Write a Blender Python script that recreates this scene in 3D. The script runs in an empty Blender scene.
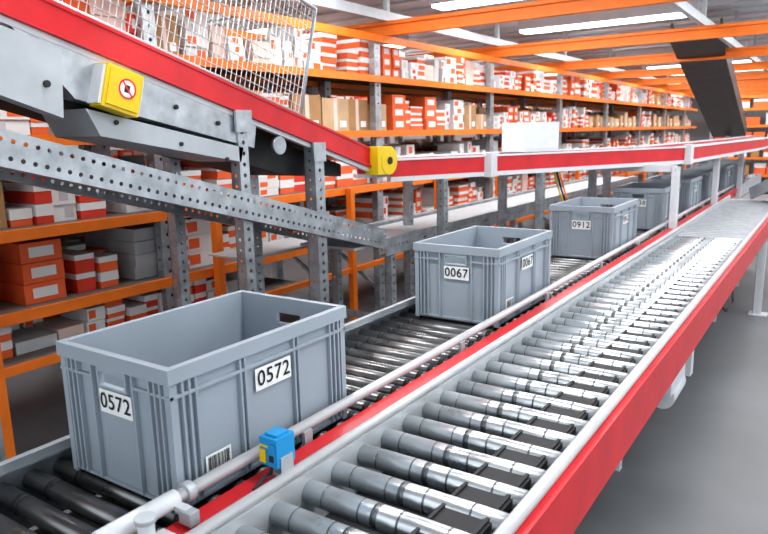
import bpy, math, random
from mathutils import Vector, Matrix
random.seed(11)
sc=bpy.context.scene
V=Vector
# ------------------------------------------------------------------ materials
def mat(name,col,rough=.5,metal=0.0,noise=0.0,nscale=8.0,bump=0.0,bscale=60.0,rvar=0.0,coat=0.0,stretch=None):
    m=bpy.data.materials.new(name);m.use_nodes=True
    nt=m.node_tree;b=nt.nodes['Principled BSDF']
    b.inputs['Base Color'].default_value=(*col,1);b.inputs['Roughness'].default_value=rough
    b.inputs['Metallic'].default_value=metal
    if coat: b.inputs['Coat Weight'].default_value=coat; b.inputs['Coat Roughness'].default_value=.15
    tc=nt.nodes.new('ShaderNodeTexCoord');vec=tc.outputs['Object']
    if stretch:
        mp=nt.nodes.new('ShaderNodeMapping');mp.inputs['Scale'].default_value=stretch
        nt.links.new(vec,mp.inputs['Vector']);vec=mp.outputs['Vector']
    if noise or rvar:
        n=nt.nodes.new('ShaderNodeTexNoise');n.inputs['Scale'].default_value=nscale;n.inputs['Detail'].default_value=6
        nt.links.new(vec,n.inputs['Vector'])
    if noise:
        r=nt.nodes.new('ShaderNodeMapRange');r.inputs['From Min'].default_value=.3;r.inputs['From Max'].default_value=.7
        r.inputs['To Min'].default_value=1-noise;r.inputs['To Max'].default_value=1+noise*.6
        nt.links.new(n.outputs['Fac'],r.inputs['Value'])
        mx=nt.nodes.new('ShaderNodeVectorMath');mx.operation='SCALE';mx.inputs[0].default_value=col
        nt.links.new(r.outputs['Result'],mx.inputs['Scale']);nt.links.new(mx.outputs['Vector'],b.inputs['Base Color'])
    if rvar:
        r2=nt.nodes.new('ShaderNodeMapRange');r2.inputs['To Min'].default_value=max(0.02,rough-rvar);r2.inputs['To Max'].default_value=min(1,rough+rvar)
        nt.links.new(n.outputs['Fac'],r2.inputs['Value']);nt.links.new(r2.outputs['Result'],b.inputs['Roughness'])
    if bump:
        n2=nt.nodes.new('ShaderNodeTexNoise');n2.inputs['Scale'].default_value=bscale;n2.inputs['Detail'].default_value=4
        nt.links.new(vec,n2.inputs['Vector'])
        bp=nt.nodes.new('ShaderNodeBump');bp.inputs['Strength'].default_value=bump;bp.inputs['Distance'].default_value=.01
        nt.links.new(n2.outputs['Fac'],bp.inputs['Height']);nt.links.new(bp.outputs['Normal'],b.inputs['Normal'])
    return m
RED=mat('red_powdercoat',(.62,.014,.022),.42,noise=.14,coat=.08)
ORANGE=mat('orange_rack_paint',(.84,.20,.014),.5,noise=.1)
GALV=mat('galvanised_steel',(.47,.50,.53),.42,.75,noise=.28,nscale=14,rvar=.1)
GREYP=mat('grey_painted_steel',(.46,.49,.52),.45,.25,noise=.1)
RAILG=mat('silver_side_rail',(.60,.62,.64),.4,.4,noise=.12,nscale=6)
WHITEP=mat('white_painted_steel',(.66,.68,.71),.4,noise=.05)
PIPE=mat('pale_guide_pipe',(.58,.58,.59),.38,.2,noise=.1)
CHROME=mat('roller_zinc',(.70,.74,.77),.30,.82,noise=.22,nscale=9,rvar=.08,bump=.05,bscale=40)
RING=mat('roller_reflection_band',(.20,.21,.22),.4,.8,noise=.35,nscale=20)  # dark reflection rings on the rollers, put into the colour
DARKROLL=mat('worn_dark_roller',(.26,.26,.26),.3,.85,noise=.35,nscale=10,rvar=.12)
BLACK=mat('black_rubber',(.018,.018,.02),.6,noise=.2)
DARK=mat('dark_steel_gap_shade',(.035,.037,.04),.6,.3)  # dark fittings, and painted shade in the conveyor gaps
CRATE=mat('grey_crate_plastic',(.34,.385,.435),.40,noise=.07,nscale=4,bump=.03,bscale=90,rvar=.06)
LABEL=mat('white_label',(.85,.85,.85),.5)
INK=mat('black_ink',(.01,.01,.01),.5)
YELLOW=mat('yellow_plastic',(.78,.55,.01),.4,noise=.06)
BLUE=mat('blue_sensor_plastic',(.02,.30,.62),.35)
REDI=mat('red_print',(.8,.02,.02),.5)
BROWN=mat('cardboard_brown',(.42,.24,.11),.8,noise=.15)
BROWN2=mat('cardboard_light',(.54,.37,.22),.8,noise=.15)
BOXO=mat('carton_orange_red',(.82,.15,.04),.6,noise=.15,nscale=3)
BOXR=mat('carton_red',(.70,.06,.03),.6,noise=.15,nscale=3)
BOXW=mat('carton_white',(.76,.77,.77),.6,noise=.08,nscale=3)
BOXP=mat('carton_pale_pink',(.76,.58,.52),.6,noise=.1)
BOXG=mat('carton_pale_grey',(.55,.56,.58),.6,noise=.1)
BOARD=mat('shelf_board',(.22,.19,.17),.7,noise=.15)
DUCT=mat('dark_bronze_sheet',(.075,.06,.055),.5,.2,noise=.2)
BELT=mat('light_belt',(.46,.48,.50),.5,noise=.08)
MESHW=mat('mesh_wire',(.60,.61,.62),.4,.5)
def emis(name,col,s):
    m=bpy.data.materials.new(name);m.use_nodes=True;b=m.node_tree.nodes['Principled BSDF']
    b.inputs['Base Color'].default_value=(*col,1);b.inputs['Emission Color'].default_value=(*col,1);b.inputs['Emission Strength'].default_value=s
    return m
TUBE=emis('fluorescent_diffuser_glow',(1,1,.98),6)
# ------------------------------------------------------------------ builder
class MB:
    def __init__(s,name,M=None):
        s.name=name;s.v=[];s.f=[];s.mi=[];s.sm=[];s.mats=[];s.M=M or Matrix.Identity(4)
    def m(s,mt):
        if mt not in s.mats:s.mats.append(mt)
        return s.mats.index(mt)
    def add(s,vs,fs,mt,smooth=False,flags=None):
        o=len(s.v);k=s.m(mt)
        s.v+=[s.M@V(p) for p in vs]
        for i,f in enumerate(fs):
            s.f.append([o+j for j in f]);s.mi.append(k);s.sm.append(flags[i] if flags else smooth)
    def box(s,a,b,mt):
        x0,y0,z0=a;x1,y1,z1=b
        if x0>x1:x0,x1=x1,x0
        if y0>y1:y0,y1=y1,y0
        if z0>z1:z0,z1=z1,z0
        s.add([(x0,y0,z0),(x1,y0,z0),(x1,y1,z0),(x0,y1,z0),(x0,y0,z1),(x1,y0,z1),(x1,y1,z1),(x0,y1,z1)],
              [(0,3,2,1),(4,5,6,7),(0,1,5,4),(1,2,6,5),(2,3,7,6),(3,0,4,7)],mt)
    def beam(s,p0,p1,w,h,mt,up=(0,0,1)):
        p0=V(p0);p1=V(p1);d=(p1-p0).normalized();up=V(up)
        if abs(d.dot(up))>.98: up=V((0,1,0))
        r=d.cross(up).normalized();u=r.cross(d).normalized()
        vs=[]
        for p in (p0,p1):
            for a,b in ((-1,-1),(1,-1),(1,1),(-1,1)):
                vs.append(p+r*(a*w/2)+u*(b*h/2))
        s.add(vs,[(3,2,1,0),(4,5,6,7),(0,1,5,4),(1,2,6,5),(2,3,7,6),(3,0,4,7)],mt)
    def cyl(s,p0,p1,r,mt,seg=14,r1=None,caps=True):
        p0=V(p0);p1=V(p1);d=(p1-p0).normalized();r1=r if r1 is None else r1
        a=d.orthogonal().normalized();b=d.cross(a)
        vs=[]
        for p,rr in((p0,r),(p1,r1)):
            for i in range(seg):
                t=2*math.pi*i/seg;vs.append(p+a*(rr*math.cos(t))+b*(rr*math.sin(t)))
        fs=[(i,(i+1)%seg,seg+(i+1)%seg,seg+i) for i in range(seg)];fl=[True]*seg
        if caps: fs+=[tuple(range(seg))[::-1],tuple(range(seg,2*seg))];fl+=[False,False]
        s.add(vs,fs,mt,flags=fl)
    def ball(s,c,r,mt,seg=10,rings=6):
        vs=[];c=V(c)
        for j in range(rings+1):
            ph=math.pi*j/rings
            for i in range(seg):
                t=2*math.pi*i/seg;vs.append(c+V((math.sin(ph)*math.cos(t),math.sin(ph)*math.sin(t),math.cos(ph)))*r)
        s.add(vs,[(j*seg+i,(j+1)*seg+i,(j+1)*seg+(i+1)%seg,j*seg+(i+1)%seg) for j in range(rings) for i in range(seg)],mt,True)
    def tube(s,pts,r,mt,seg=10):
        for a,b in zip(pts[:-1],pts[1:]): s.cyl(a,b,r,mt,seg)
        for p in pts[1:-1]: s.ball(p,r*1.01,mt,seg)
    def prism(s,poly,x0,x1,mt):   # poly in (y,z), extruded along x
        n=len(poly)
        vs=[(x0,y,z) for y,z in poly]+[(x1,y,z) for y,z in poly]
        s.add(vs,[tuple(range(n)),tuple(range(n,2*n))[::-1]]+[(i,n+i,n+(i+1)%n,(i+1)%n) for i in range(n)],mt)
    def perf(s,p0,u,v,L,W,pitch,r,mt,rows=1):
        p0=V(p0);u=V(u).normalized();v=V(v).normalized()
        n=max(1,int(round(L/pitch)));pl=L/n;ph=W/rows
        for i in range(n):
            for j in range(rows):
                c=p0+u*(pl*(i+.5))+v*(ph*(j+.5));vs=[]
                sq=[(-1,-1),(0,-1),(1,-1),(1,0),(1,1),(0,1),(-1,1),(-1,0)]
                for a,b in sq: vs.append(c+u*(a*pl/2)+v*(b*ph/2))
                for a,b in sq:
                    l=math.hypot(a,b);vs.append(c+u*(a*r/l)+v*(b*r/l))
                s.add(vs,[(k,(k+1)%8,8+(k+1)%8,8+k) for k in range(8)],mt)
    def post(s,p0,p1,w,mt,pitch=.05,r=.009,d=None):  # vertical perforated C-post
        d=d or w
        x,y,z0=p0;z1=p1[2]
        s.perf((x+d/2,y-w/2,z0),(0,0,1),(0,1,0),z1-z0,w,pitch,r,mt)
        s.perf((x-d/2,y-w/2,z0),(0,0,1),(1,0,0),z1-z0,d,pitch,r*.75,mt)
        s.perf((x-d/2,y+w/2,z0),(0,0,1),(1,0,0),z1-z0,d,pitch,r*.75,mt)
        s.box((x-d/2,y-w/2,z0),(x-d/2+.003,y-w/2+w*.25,z1),mt)
        s.box((x-d/2,y+w/2-w*.25,z0),(x-d/2+.003,y+w/2,z1),mt)
    def text(s,t,size,M,mt):
        cu=bpy.data.curves.new('t','FONT');cu.body=t;cu.size=size;cu.align_x='CENTER';cu.align_y='CENTER'
        cu.offset=size*.008;cu.space_character=1.08
        ob=bpy.data.objects.new('t',cu);sc.collection.objects.link(ob)
        dg=bpy.context.evaluated_depsgraph_get();dg.update()
        me=ob.evaluated_get(dg).to_mesh()
        s.add([M@v.co for v in me.vertices],[tuple(p.vertices) for p in me.polygons],mt)
        ob.evaluated_get(dg).to_mesh_clear()
        bpy.data.objects.remove(ob)
    def done(s,bevel=0):
        me=bpy.data.meshes.new(s.name);me.from_pydata([tuple(p) for p in s.v],[],s.f)
        for m_ in s.mats: me.materials.append(m_)
        me.polygons.foreach_set('material_index',s.mi);me.polygons.foreach_set('use_smooth',s.sm);me.update()
        ob=bpy.data.objects.new(s.name,me);sc.collection.objects.link(ob)
        if bevel:
            b=ob.modifiers.new('bevel','BEVEL');b.width=bevel;b.segments=2;b.limit_method='ANGLE'
        return ob
# ------------------------------------------------------------------ room shell
def slab(name,a,b,m_):
    k=MB(name);k.box(a,b,m_);return k.done()
FLOOR=mat('polished_concrete',(.20,.205,.215),.45,noise=.18,nscale=1.6,rvar=.10,bump=.02,bscale=25)
CEIL=mat('ceiling_sheet',(.54,.60,.65),.5,noise=.04)
WALL=mat('wall_panel',(.62,.63,.63),.7,noise=.05)
slab('floor',(-9,-4,-.1),(9,24,0),FLOOR)
slab('wall_back',(-9,24,0),(9,24.15,5),WALL)
slab('wall_left',(-9.15,-4,0),(-9,24,5),WALL)
CZ=2.98
c=MB('ceiling')
c.box((-9,-1,CZ),(2.2,24,CZ+.1),CEIL)
for i in range(50):                      # broad deck corrugation
    y=-1+i*.5
    c.box((-9,y,CZ-.025),(2.2,y+.30,CZ),CEIL)
c.done()
b=MB('mezzanine_beams')
y=.52
while y<23:
    b.box((-8.9,y-.03,2.40),(2.1,y+.03,2.43),ORANGE);b.box((-8.9,y-.03,2.49),(2.1,y+.03,2.52),ORANGE)
    b.box((-8.9,y-.008,2.43),(2.1,y+.008,2.49),ORANGE)
    y+=2.28
for x in (-6.6,-3.35,-1.2,.9):
    b.box((x-.025,-.9,2.521),(x+.025,23.9,2.60),GREYP)
    yy=.52
    while yy<23:
        b.box((x-.02,yy-.02,2.6),(x+.02,yy+.02,CZ-.026),GREYP);yy+=2.28
b.done()
# fluorescent fixtures
for y in (1.6,3.95,6.3,8.55,10.8,13.1,15.4,17.7,20):
    for x in (-6.4,-2.5,.3):
        f=MB('fluorescent_light')
        f.box((x-1.05,y-.13,2.83),(x+1.05,y+.13,CZ-.026),WHITEP)
        f.box((x-1.03,y-.115,2.805),(x+1.03,y+.115,2.83),TUBE)
        f.done()
        l=bpy.data.lights.new('tube_lamp','AREA');l.shape='RECTANGLE';l.size=1.95;l.size_y=.18;l.energy=31 if y<6 else 34;l.color=(.95,.98,1)
        o=bpy.data.objects.new('tube_lamp',l);o.location=(x,y,2.785);sc.collection.objects.link(o)
# ------------------------------------------------------------------ racks
LV=[.28,.75,1.15,1.60,2.05]
def rack(xf,y0,y1,orangeposts=True,depth=.62,name='storage_rack',off=0.0,ztop=2.38,lv=LV,low=False):
    r=MB(name);y=2.57+off
    ys=[]
    yy=y
    while yy>y0: yy-=2.28
    yy+=2.28
    while yy<y1: ys.append(yy);yy+=2.28
    for yy in ys:
        for xx in (xf-.04,xf-depth+.04):
            r.post((xx,yy,0),(xx,yy,ztop),.085,GALV,pitch=.075,r=.011,d=.06)
            r.box((xx-.06,yy-.06,0),(xx+.06,yy+.06,.008),GALV)
        z=.2
        while z<2.0:
            r.beam((xf-.06,yy,z),(xf-depth+.06,yy,z+.35),.02,.03,GALV);z+=.45
    for z in lv:
        r.box((xf+.002,y0,z-.055),(xf+.03,y1,z),ORANGE)
        r.box((xf-depth-.03,y0,z-.055),(xf-depth-.002,y1,z),ORANGE)
        r.box((xf-depth+.0,y0,z-.012),(xf,y1,z-.002),BOARD)
    r.box((xf+.002,y0,ztop-.06),(xf+.03,y1,ztop),ORANGE)
    if orangeposts:
        yy=1.47
        while yy<y1:
            r.box((xf+.04,yy-.025,0),(xf+.09,yy+.025,1.15),ORANGE)
            r.box((xf+.02,yy-.05,0),(xf+.11,yy+.05,.01),ORANGE)
            yy+=1.42
        r.box((xf+.04,y0,.46),(xf+.075,y1,.50),ORANGE)
    if low:
        r.box((xf-.6,y0,.485),(xf+.035,3.7,.497),BOARD);r.box((xf-.6,y0,.44),(xf-.57,3.7,.484),ORANGE)
    return r.done()
def cartons(xf,y0,y1,levels,depth=.6,dens=.85,name='stacked_cartons',hmax=.35):
    c=MB(name)
    for li,z in enumerate(levels):
        for row in (0,1):
            y=y0+.1
            xr=xf-.05-row*.29
            kind=random.random()
            while y<y1-.3:
                if random.random()<.15: kind=random.random()
                if random.random()>dens: y+=random.uniform(.04,.14);continue
                w=random.choice((.09,.11,.13,.15,.18,.22));h=random.choice((.055,.065,.075,.09,.105));n=random.choice((1,2,2,3,3,4,4))
                if z>1.5:n=random.choice((2,3,3,4,4))
                n=max(1,min(n,int(hmax/h)))
                d=.27;zz=z;xo=xr-random.uniform(0,.06)
                t=random.random()
                if kind<(.02 if z<1.5 else .24):
                    hh=random.uniform(.14,.28);mm=random.choice((BROWN,BROWN2));w2=random.uniform(.18,.34)
                    c.box((xo-d,y,zz),(xo,y+w2,zz+hh),mm);c.box((xo-d-.001,y+w2*.42,zz),(xo+.001,y+w2*.56,zz+hh+.0005),BOXP)
                    c.box((xo,y+w2*.65,zz+.03),(xo+.001,y+w2*.9,zz+.08),LABEL);y+=w2+.015;continue
                OO=BOXO if random.random()<.85 else BOXR
                for i in range(n):
                    j=random.uniform(-.012,.008);ky=random.uniform(-.006,.006);y_=y+ky
                    if t<.48:
                        k=random.choice((.4,.5,.6,.7))
                        c.box((xo-d+j,y_,zz),(xo+j,y_+w,zz+h*k),OO)
                        c.box((xo-d+j-.003,y_-.002,zz+h*k),(xo+j+.003,y_+w+.002,zz+h-.002),BOXW)
                    elif t<.78:
                        c.box((xo-d+j,y_,zz),(xo+j,y_+w,zz+h-.002),BOXW)
                        a=random.choice((.08,.3,.5));c.box((xo+j,y_+w*a,zz+h*.2),(xo+j+.001,y_+w*(a+.38),zz+h*.8),random.choice((OO,OO,BOXG)))
                    elif t<.92:
                        c.box((xo-d+j,y_,zz),(xo+j,y_+w,zz+h-.002),OO)
                        c.box((xo+j,y_+w*.2,zz+h*.25),(xo+j+.001,y_+w*.8,zz+h*.75),BOXW)
                    elif t<.97: c.box((xo-d+j,y_,zz),(xo+j,y_+w,zz+h-.002),BOXP)
                    else: c.box((xo-d+j,y_,zz),(xo+j,y_+w,zz+h-.002),BOXG)
                    zz+=h
                y+=w+random.uniform(.004,.022)
    return c.done()
XF=-3.29
rack(XF,-.5,20,lv=LV[1:],low=True)
cartons(XF,-.5,20,LV[1:],dens=.92,hmax=.33)
cartons(XF-.005,-.5,3.6,[.5],dens=.8,hmax=.2)
rack(-3.98,-.5,20,False,lv=LV[1:])
cartons(-3.98,-.5,20,LV[1:],dens=.85)
rack(-6.2,-.5,22,False)
cartons(-6.2,-.5,22,LV,dens=.93)
def crossrack(yf,x0,x1):
    r=MB('storage_rack');x=x0
    while x<=x1+.01:
        for yy in (yf,yf+.6): r.box((x-.04,yy-.03,0),(x+.04,yy+.03,2.38),GALV)
        x+=1.9
    for z in LV: 
        r.box((x0,yf-.05,z-.07),(x1,yf-.02,z),ORANGE);r.box((x0,yf-.02,z-.012),(x1,yf+.6,z-.002),BOARD)
    r.box((x0,yf-.05,2.31),(x1,yf-.02,2.38),ORANGE)
    r.done()
    c=MB('stacked_cartons')
    for z in LV:
        x=x0+.1
        while x<x1-.4:
            w=random.choice((.2,.27,.35));h=random.choice((.2,.26,.30));m_=random.choice((BOXO,BOXW,BROWN,BOXW))
            c.box((x,yf+.02,z),(x+w,yf+.4,z+h*.6),m_);c.box((x-.002,yf+.018,z+h*.6),(x+w+.002,yf+.402,z+h),random.choice((BOXW,BOXO,m_)))
            x+=w+random.uniform(.01,.15)
    c.done()
crossrack(20.8,-3.0,5)
# ------------------------------------------------------------------ crates
def crate(x,y,num,bar=True):
    M=Matrix.Translation((x-.2,y+.3,.768))
    c=MB('plastic_crate',M)
    W,L,H=.203,.303,.332;i=.013;t=.005;hr=.034
    c.box((-W+i,-L+i,.0),(W-i,L-i,.006),CRATE)
    for sx in(-1,1):
        c.box((sx*(W-i),-L+i,.0),(sx*(W-i-t),L-i,H),CRATE)
        c.box((sx*W,-L,H-hr),(sx*(W-i),L,H),CRATE)
        c.box((sx*(W-.003),-L+.003,H-hr-.034),(sx*(W-i),L-.003,H-hr-.026),CRATE)
        c.box((sx*(W-.006),-L+.025,.012),(sx*(W-i),L-.025,.020),CRATE)
        for yy in (-.266,-.248,-.230,-.10,-.085,.085,.10,.230,.248,.266):
            c.box((sx*(W-.002),yy-.003,.016),(sx*(W-i),yy+.003,H-hr),CRATE)
    hw,hz0,hz1=.047,.254,.286
    for sy in(-1,1):
        ya,yb=sy*(L-i),sy*(L-i-t)
        c.box((-W+i,ya,0),(-hw,yb,H),CRATE);c.box((hw,ya,0),(W-i,yb,H),CRATE)
        c.box((-hw,ya,0),(hw,yb,hz0),CRATE);c.box((-hw,ya,hz1),(hw,yb,H),CRATE)
        yo=sy*(L-.003)
        c.box((-hw-.006,yo,hz0-.006),(hw+.006,ya,hz0),CRATE);c.box((-hw-.006,yo,hz1),(hw+.006,ya,hz1+.012),CRATE)
        c.box((-hw-.006,yo,hz0),(-hw,ya,hz1),CRATE);c.box((hw,yo,hz0),(hw+.006,ya,hz1),CRATE)
        c.box((-W+i,sy*L,H-hr),(W-i,ya,H),CRATE)
        c.box((-W+.003,sy*(L-.0035),H-hr-.0335),(-.075,ya,H-hr-.0265),CRATE);c.box((.075,sy*(L-.0035),H-hr-.0335),(W-.003,ya,H-hr-.0265),CRATE)
        c.box((-W+.025,sy*(L-.006),.012),(W-.025,ya,.020),CRATE)
        for xx in (-.168,-.150,-.132,-.075,.075,.132,.150,.168):
            c.box((xx-.003,sy*(L-.002),.016),(xx+.003,ya,H-hr),CRATE)
    for sx in(-1,1):
        for sy in(-1,1):     # one solid L-shaped corner column, no coincident faces
            a,b2,e=W-.005,L-.005,.019
            P=[(a,b2),(a,b2-e),(W-i,b2-e),(W-i,L-i),(a-e,L-i),(a-e,b2)]
            P=[(sx*p,sy*q) for p,q in P]
            if sx*sy>0: P=P[::-1]
            n=6;vs=[(p,q,.004) for p,q in P]+[(p,q,H-hr) for p,q in P]
            c.add(vs,[tuple(range(n))[::-1],tuple(range(n,2*n))]+[(k,(k+1)%n,n+(k+1)%n,n+k) for k in range(n)],CRATE)
    def plate(M2,w,h,txt=None,sz=.05,m_=LABEL):
        c.add([M2@V(p) for p in ((-w/2,-h/2,0),(w/2,-h/2,0),(w/2,h/2,0),(-w/2,h/2,0),(-w/2,-h/2,.001),(w/2,-h/2,.001),(w/2,h/2,.001),(-w/2,h/2,.001))],
              [(0,3,2,1),(4,5,6,7),(0,1,5,4),(1,2,6,5),(2,3,7,6),(3,0,4,7)],m_)
        if txt: c.text(txt,sz,M2@Matrix.Translation((0,0,.0026)),INK)
    def bars(M2,w,h):
        plate(M2,w,h);q=-w/2+.006
        while q<w/2-.006:
            ww=random.choice((.001,.002,.003))
            c.add([M2@V(p) for p in ((q,-h*.1,.0024),(q+ww,-h*.1,.0024),(q+ww,h*.42,.0024),(q,h*.42,.0024))],[(0,1,2,3)],INK);q+=ww+random.choice((.0015,.003))
    RX=Matrix.Rotation(math.pi/2,4,'X')
    MS=Matrix.Translation((.005,-(L-.0065),.216))@RX
    plate(MS,.118,.056,num,.052)
    RS=Matrix.Rotation(math.pi/2,4,'Z')@RX
    plate(Matrix.Translation((W-.0065,.01,.228))@RS,.125,.056,num,.054)
    if bar: bars(Matrix.Translation((W-.0065,-.18,.075))@RS,.075,.060)
    return c.done(.0014)
CX=-1.10
for y_,n_ in ((.828,'0572'),(2.455,'0067'),(4.115,'0912'),(5.55,'0338'),(6.65,'0415'),(7.75,'0721'),(8.95,'0126'),(10.3,'0284')): crate(CX,y_,n_,n_!='0912')
# ------------------------------------------------------------------ left roller conveyor (carries crates)
c=MB('roller_conveyor')
Y0,Y1=-.6,13
c.box((-1.60,Y0,.64),(-1.596,Y1,.80),GALV);c.box((-1.60,Y0,.796),(-1.56,Y1,.80),GALV);c.box((-1.60,Y0,.64),(-1.56,Y1,.644),GALV)
c.box((-1.585,Y0,.80),(-1.565,Y1,.822),GREYP)
c.box((-1.065,Y0,.62),(-1.058,Y1,.79),GREYP)
y=Y0+.05
while y<Y1:
    c.cyl((-1.595,y,.7425),(-1.066,y,.7425),.025,DARKROLL,12)
    c.cyl((-1.50,y,.7425),(-1.48,y,.7425),.0254,BLACK,12)
    c.cyl((-1.13,y,.7425),(-1.11,y,.7425),.0254,BLACK,12)
    y+=.078
c.box((-1.59,Y0,.60),(-1.07,Y1,.61),DARK)  # near-black pan, paints the shade below the rollers
c.tube([(-1.072,-.6,.838),(-1.072,9.5,.838)],.014,PIPE,14)
y=.35
while y<9.4:
    c.beam((-1.058,y,.78),(-1.058,y,.832),.010,.03,GREYP);y+=.85
y=0.2
while y<12.5:
    for x in(-1.58,-1.09):
        c.post((x,y,0),(x,y,.60),.045,GALV)
        c.box((x-.05,y-.05,0),(x+.05,y+.05,.008),GALV)
    c.beam((-1.58,y,.3),(-1.09,y,.3),.03,.03,GALV);y+=1.7
c.done()
# ------------------------------------------------------------------ right roller conveyor
c=MB('roller_conveyor')
YE=5.3
def strip(x0,z0,x1,z1,y0,y1,mt,t=.004):
    c.add([(x0,y0,z0),(x1,y0,z1),(x1,y1,z1),(x0,y1,z0),(x0,y0,z0-t),(x1,y0,z1-t),(x1,y1,z1-t),(x0,y1,z0-t)],
          [(0,3,2,1),(4,5,6,7),(0,1,5,4),(1,2,6,5),(2,3,7,6),(3,0,4,7)],mt)
strip(-1.044,.806,-.996,.800,Y0,9.6,RED);c.box((-1.045,Y0,.70),(-1.041,9.6,.804),RED)
c.box((-.984,Y0,.64),(-.954,YE+3,.800),RAILG)
c.box((-.994,Y0,.70),(-.984,YE+3,.785),DARK)  # dark strip painted in as the shaded gap beside the rail
c.tube([(-.969,Y0,.811),(-.969,YE+3,.811)],.013,PIPE,12)
c.box((-.482,Y0,.64),(-.474,YE+3,.785),RAILG)
c.tube([(-.470,Y0,.806),(-.470,YE+1.8,.806)],.015,PIPE,14)
c.prism([(Y0,.648),(YE+2.6,.648),(YE+2.6,.797),(Y0,.797)],-.444,-.436,RED)
c.box((-.472,Y0,.785),(-.445,YE+2.6,.796),RED);c.box((-.468,Y0,.640),(-.436,YE+2.6,.648),RED)
c.box((-.475,Y0,.60),(-.458,YE+2.6,.639),WHITEP)
y=Y0+.06;PT=.108
while y<YE:
    c.cyl((-.953,y,.752),(-.483,y,.752),.0275,CHROME,24)
    for xx,ww in ((-.90,.003),(-.80,.004),(-.765,.016),(-.70,.005),(-.585,.005)): c.cyl((xx,y,.752),(xx+ww,y,.752),.0278,RING,24)  # thin dark bands painting reflections onto each roller
    c.box((-.655,y+.026,.752),(-.53,y+PT-.026,.768),BLACK)
    c.box((-.650,y+.019,.756),(-.642,y+PT-.019,.773),DARK);c.box((-.545,y+.019,.756),(-.537,y+PT-.019,.773),DARK)
    y+=PT
c.box((-.95,Y0,.66),(-.48,YE,.665),DARK)  # pan coloured near-black so the gaps between rollers look shaded
c.box((-.948,YE,.74),(-.484,YE+3,.78),BELT)
for i in range(30): c.box((-.94,YE+.05+i*.095,.78),(-.49,YE+.065+i*.095,.784),GALV)
y=.1
while y<YE+3:
    c.post((-.93,y,0),(-.93,y,.66),.045,WHITEP)
    c.post((-.74,y,0),(-.74,y,.66),.045,WHITEP)
    c.beam((-.95,y,.62),(-.47,y,.62),.04,.05,WHITEP)
    c.beam((-.74,y,.35),(-.48,y,.62),.03,.03,WHITEP)
    y+=1.45
c.post((-.46,6.3,0),(-.46,6.3,.62),.06,WHITEP);c.box((-.52,6.24,0),(-.38,6.36,.01),WHITEP)
c.box((-.60,2.75,.50),(-.477,3.05,.64),WHITEP);c.cyl((-.52,2.80,.47),(-.52,3.05,.47),.05,WHITEP,16);c.box((-.53,3.2,.44),(-.477,3.26,.64),WHITEP)
c.tube([(-.47,3.9,.63),(-.44,4.0,.57),(-.43,4.2,.57),(-.45,4.35,.62)],.006,BLACK,8)
c.done()
# ------------------------------------------------------------------ sensor with reflector bracket
c=MB('photoelectric_sensor')
x,y,z=-1.0,1.03,.872
c.box((x-.026,y-.030,z-.034),(x+.026,y+.030,z+.034),BLUE)
c.box((x-.027,y-.031,z+.010),(x+.002,y+.031,z+.016),YELLOW)
c.box((x-.024,y-.034,z-.026),(x-.006,y-.03,z+.006),YELLOW)
c.box((x+.002,y-.033,z-.026),(x+.022,y-.03,z+.022),BLUE)
c.box((x+.005,y-.034,z-.020),(x+.019,y-.032,z-.004),DARK)
c.box((x-.018,y-.020,z+.034),(x+.018,y+.020,z+.040),BLUE)
c.box((x+.026,y-.02,z-.055),(x+.029,y+.02,z-.012),GREYP)
c.box((x-.01,y-.02,.813),(x+.03,y+.02,.819),GREYP)
c.tube([(x,y-.02,z-.034),(x+.005,y-.03,z-.05),(x+.01,y-.05,.83),(x+.02,y-.10,.82)],.004,BLACK,8)
c.done(.002)
c=MB('reflector_bracket')
c.cyl((-1.02,.69,.812),(-1.02,.69,.86),.016,WHITEP,16);c.cyl((-1.02,.69,.86),(-1.02,.69,.870),.021,GREYP,16)
c.box((-1.038,.64,.806),(-.998,.74,.815),WHITEP);c.cyl((-1.072,.62,.838),(-1.072,.80,.838),.020,WHITEP,16)
c.cyl((-1.072,.82,.838),(-1.072,.84,.838),.022,GREYP,16)
c.box((-1.035,.775,.806),(-1.000,.80,.835),GREYP)
c.beam((-1.072,.79,.83),(-1.02,.79,.83),.02,.012,WHITEP)
c.done(.0015)
# ------------------------------------------------------------------ inclined overhead belt conveyor (red)
def lerp(a,b,t):return a+(b-a)*t
c=MB('inclined_belt_conveyor')
SL=-.292
def zi(y): return 1.49+(y-3.28)*SL
ya,yb=-.2,3.33
for x0,x1 in((-2.31,-2.30),(-2.86,-2.85)):
    c.prism([(ya,zi(ya)),(yb,zi(yb)),(yb,zi(yb)-.115),(ya,zi(ya)-.115)],x0,x1,RED)
c.prism([(ya,zi(ya)+.001),(yb,zi(yb)+.001),(yb,zi(yb)-.012),(ya,zi(ya)-.012)],-2.345,-2.295,RED)
c.prism([(ya,zi(ya)-.105),(yb,zi(yb)-.105),(yb,zi(yb)-.116),(ya,zi(ya)-.116)],-2.345,-2.29,RED)
c.prism([(ya,zi(ya)-.03),(yb,zi(yb)-.03),(yb,zi(yb)-.045),(ya,zi(ya)-.045)],-2.84,-2.32,BLACK)
c.prism([(ya,zi(ya)-.117),(yb,zi(yb)-.117),(yb,zi(yb)-.140),(ya,zi(ya)-.140)],-2.34,-2.31,WHITEP)
c.prism([(1.9,zi(1.9)-.16),(3.15,zi(3.15)-.13),(3.15,zi(3.15)-.20),(2.7,zi(2.7)-.30),(1.9,zi(1.9)-.34)],-2.80,-2.42,BLACK)
c.prism([(.2,zi(.2)-.15),(2.25,zi(2.25)-.15),(2.20,zi(2.2)-.32),(.2,zi(.2)-.36)],-2.80,-2.40,DARK)
c.prism([(1.25,zi(1.25)-.141),(2.36,zi(2.36)-.141),(2.34,zi(2.34)-.25),(1.45,zi(1.45)-.31)],-2.38,-2.31,GALV)
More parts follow.
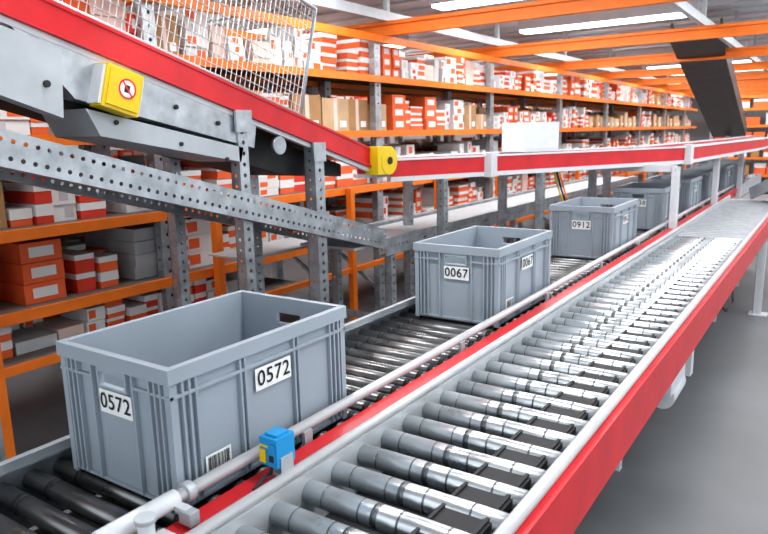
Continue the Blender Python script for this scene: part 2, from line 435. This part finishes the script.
c.prism([(.6,zi(.6)-.16),(1.40,zi(1.40)-.16),(1.38,zi(1.38)-.40),(.6,zi(.6)-.36)],-2.34,-2.28,GREYP)
c.prism([(1.48,zi(1.48)-.335),(2.26,zi(2.26)-.27),(2.24,zi(2.24)-.34),(1.53,zi(1.53)-.42)],-2.60,-2.30,GREYP)
c.cyl((-2.33,2.52,zi(2.52)-.19),(-2.31,2.52,zi(2.52)-.19),.045,GALV,20)
for t in (.3,.55,.8,.95):
    yy=lerp(1.4,2.3,t);c.cyl((-2.31,yy,zi(yy)-.20),(-2.30,yy,zi(yy)-.20),.010,DARK,12)
for yy in (1.0,1.33):
    c.cyl((-2.28,yy,zi(yy)-.30),(-2.27,yy,zi(yy)-.30),.012,DARK,12)
for yy in (1.6,1.9,2.15):
    c.cyl((-2.30,yy,zi(yy)-.35),(-2.292,yy,zi(yy)-.35),.009,DARK,12)
sl=math.atan(SL)
yc=1.60;zc=zi(yc)-.235
c.M=Matrix.Translation((-2.27,yc,zc))@Matrix.Rotation(sl,4,'X')
c.box((-.04,-.078,-.080),(.035,.078,.080),YELLOW)
c.box((.035,-.066,-.067),(.042,.066,.067),YELLOW)
c.box((-.04,.078,-.072),(.025,.088,.072),WHITEP);c.box((-.04,-.088,-.072),(.025,-.078,.072),WHITEP)
c.cyl((.042,.01,.008),(.0435,.01,.008),.038,LABEL,24);
for i in range(24):
    a=2*math.pi*i/24;b2=2*math.pi*(i+1)/24
    c.add([(.0442,.01+rr*math.cos(t),.008+rr*math.sin(t)) for rr,t in((.038,a),(.038,b2),(.031,b2),(.031,a))],[(0,1,2,3)],REDI)
c.beam((.0445,-.014,.032),(.0445,.034,-.016),.001,.006,REDI,up=(0,1,1));c.box((.0437,-.002,-.006),(.0443,.020,.022),INK)
c.M=Matrix.Identity(4)
c.cyl((-2.34,3.40,1.41),(-2.24,3.40,1.41),.085,YELLOW,28);c.box((-2.335,3.28,1.33),(-2.245,3.40,1.495),YELLOW);c.cyl((-2.24,3.40,1.41),(-2.232,3.40,1.41),.022,DARK,16)
for yy,w in((2.26,.06),(2.80,.075)):
    for xx in(-2.33,-2.82):
        c.post((xx,yy,0),(xx,yy,zi(yy)-.12),w,GALV,pitch=.05,r=.010)
        c.box((xx-.06,yy-.06,0),(xx+.06,yy+.06,.008),GALV)
    c.box((-2.298,yy-.05,zi(yy)-.20),(-2.285,yy+.05,zi(yy)-.10),GALV)
    c.beam((-2.33,yy,.35),(-2.82,yy,.35),.03,.04,GALV)
c.done()
c=MB('wire_mesh_guard')
d=V((0,math.cos(sl),math.sin(sl)));n=V((0,-math.sin(sl),math.cos(sl)))
def guard(x,ys,ye,h):
    p=V((x,ys,zi(ys)+.012));L=(ye-ys)/math.cos(sl)
    c.tube([p,p+n*h,p+n*h+d*L,p+d*L,p],.010,GREYP,8)
    s=0
    while s<L: c.cyl(p+d*s,p+d*s+n*h,.0022,MESHW,5,caps=False);s+=.030
    s=0
    while s<h: c.cyl(p+n*s+V((.003,0,0)),p+n*s+d*L+V((.003,0,0)),.0022,MESHW,5,caps=False);s+=.045
guard(-2.325,.9,2.70,.56)
c.done()
# ------------------------------------------------------------------ perforated descending + level side channel conveyor
c=MB('perforated_frame_conveyor')
def zp(y): return 1.605+(y-1.16)*(.995-1.605)/(3.37-1.16)
ya=-.2;yk=3.40
for x in(-2.27,-2.74):
    L=math.hypot(yk-ya,zp(yk)-zp(ya));dd=V((0,yk-ya,zp(yk)-zp(ya))).normalized();nn=V((0,-dd.z,dd.y))
    c.perf(V((x,ya,zp(ya)))-nn*.115,dd,nn,L,.115,.042,.0085,GALV,rows=2)
    for s in(0,1):
        q=V((x,ya,zp(ya)))-nn*(.115*s);c.beam(q-V((.02,0,0)),q+dd*L-V((.02,0,0)),.042,.006,GALV,up=tuple(nn))
    zl=.93
    c.perf((x,yk-.02,zl-.10),(0,1,0),(0,0,1),6.2,.10,.045,.009,GALV,rows=1)
    c.box((x-.042,yk-.02,zl),(x+.002,yk+6.2,zl+.006),GALV);c.box((x-.042,yk-.02,zl-.106),(x+.002,yk+6.2,zl-.10),GALV)
c.prism([(ya,zp(ya)-.03),(yk,zp(yk)-.03),(yk,zp(yk)-.045),(ya,zp(ya)-.045)],-2.72,-2.30,GALV)
c.box((-2.72,yk-.3,.90),(-2.30,yk+6.2,.915),BELT)
c.box((-3.1,2.7,.87),(-2.75,3.9,.88),BELT)
for yy in(1.0,3.46,4.9,6.4,8.0,9.4):
    for x in(-2.29,-2.72):
        zt=zp(yy)-.12 if yy<3.3 else .82
        c.post((x,yy,0),(x,yy,zt),.05,GALV)
    c.beam((-2.29,yy,.4),(-2.72,yy,.4),.03,.04,GALV)
c.done()
# ------------------------------------------------------------------ level diverging conveyor
c=MB('overhead_transfer_conveyor')
path=[V((-2.29,3.48,0)),V((-1.93,4.17,0)),V((-1.02,6.0,0)),V((-.80,9.6,0)),V((-.78,13,0))]
zt=1.405
for a,b2 in zip(path[:-1],path[1:]):
    dd=(b2-a).normalized();r=V((dd.y,-dd.x,0))
    for off in(0,-.46):
        p=a+r*off;q=b2+r*off
        c.beam(p+V((0,0,zt-.05)),q+V((0,0,zt-.05)),.012,.10,RED)
        c.beam(p+V((0,0,zt+.005)),q+V((0,0,zt+.005)),.03,.012,WHITEP)
        c.beam(p-r*.02+V((0,0,zt-.115)),q-r*.02+V((0,0,zt-.115)),.05,.03,WHITEP)
    c.beam(a-r*.23+V((0,0,zt-.03)),b2-r*.23+V((0,0,zt-.03)),.44,.01,BELT)
for p in path[1:3]:
    c.box((p.x-.03,p.y-.06,zt-.135),(p.x+.025,p.y+.06,zt+.025),WHITEP)
def up(x,y,z0=0,w=.05,m_=GALV): c.post((x,y,z0),(x,y,zt-.13),w,m_)
for x,y in((-2.13,3.85),(-2.55,4.1),(-1.75,4.6),(-2.15,4.85),(-1.68,5.6),(-1.66,5.95),(-1.02,5.50),(-1.0,7.4),(-1.66,7.6),(-1.0,9.4)): up(x,y,w=.055,m_=WHITEP if x>-1.1 else GALV)
c.beam((-1.0,7.4,1.26),(-1.66,7.6,1.26),.04,.05,WHITEP);c.beam((-1.02,5.50,1.26),(-1.68,5.6,1.26),.04,.05,WHITEP)
c.M=Matrix.Translation((-1.92,4.82,zt+.012))@Matrix.Rotation(-.46,4,'Z')
c.box((-.12,-.17,0),(.12,.17,.21),WHITEP);c.box((.12,-.155,.02),(.125,.155,.19),WHITEP)
c.M=Matrix.Identity(4)
for dx,m_ in((0,YELLOW),(.02,BLACK),(.04,ORANGE)):
    c.tube([(-1.70+dx,4.72,1.29),(-1.68+dx,4.78,1.15),(-1.64+dx,4.80,1.02),(-1.70+dx,4.85,.92)],.007,m_,8)
c.done()
c=MB('inclined_belt_conveyor')
c.beam((-.55,8.3,.86),(.9,6.6,1.75),.5,.03,BLACK);
for s in(-.26,.26):
    r=V((.76,.65,0)).normalized()
    c.beam(V((-.55,8.3,.86))+r*s,V((.9,6.6,1.75))+r*s,.03,.12,GREYP)
c.post((.25,7.3,0),(.25,7.3,1.3),.06,WHITEP);c.post((-.2,7.75,0),(-.2,7.75,1.0),.06,WHITEP)
c.done()
c=MB('dark_sheet_metal_chute')
pa,pb=V((-1.55,9.0,2.66)),V((-1.74,14.2,1.45))
c.beam(pa,pb,.52,.16,DUCT)
for s in(-.27,.27): c.beam(pa+V((s,0,.04)),pb+V((s,0,.04)),.02,.22,DUCT)
c.post((-1.74,14.0,0),(-1.74,14.0,1.4),.08,GALV)
c.done()
# ------------------------------------------------------------------ world, camera
w=bpy.data.worlds.new('daylight_hall');sc.world=w;w.use_nodes=True
bg=w.node_tree.nodes['Background'];bg.inputs['Color'].default_value=(.88,.95,1,1);bg.inputs['Strength'].default_value=1.35
f=669.6;yaw,pit,roll=[math.radians(a) for a in(34.067,11.183,-1.292)]
cs,sn=math.cos(yaw),math.sin(yaw);cp,sp=math.cos(pit),math.sin(pit)
F=V((-sn*cp,cs*cp,-sp));R=V((cs,sn,0));U=V((-sn*sp,cs*sp,cp))
R2=R*math.cos(roll)+U*math.sin(roll);U2=U*math.cos(roll)-R*math.sin(roll)
cam=bpy.data.cameras.new('camera');co=bpy.data.objects.new('camera',cam);sc.collection.objects.link(co)
M=Matrix(((R2.x,U2.x,-F.x,0),(R2.y,U2.y,-F.y,0),(R2.z,U2.z,-F.z,1.563),(0,0,0,1)))
co.matrix_world=M;cam.sensor_width=36;cam.lens=f/768*36;cam.clip_start=.05
cam.dof.use_dof=True;cam.dof.focus_distance=2.2;cam.dof.aperture_fstop=5.6
sc.camera=co
sc.view_settings.view_transform='Standard'
try: sc.view_settings.look='Medium High Contrast'
except Exception as e: print(e)
sc.view_settings.exposure=0.03
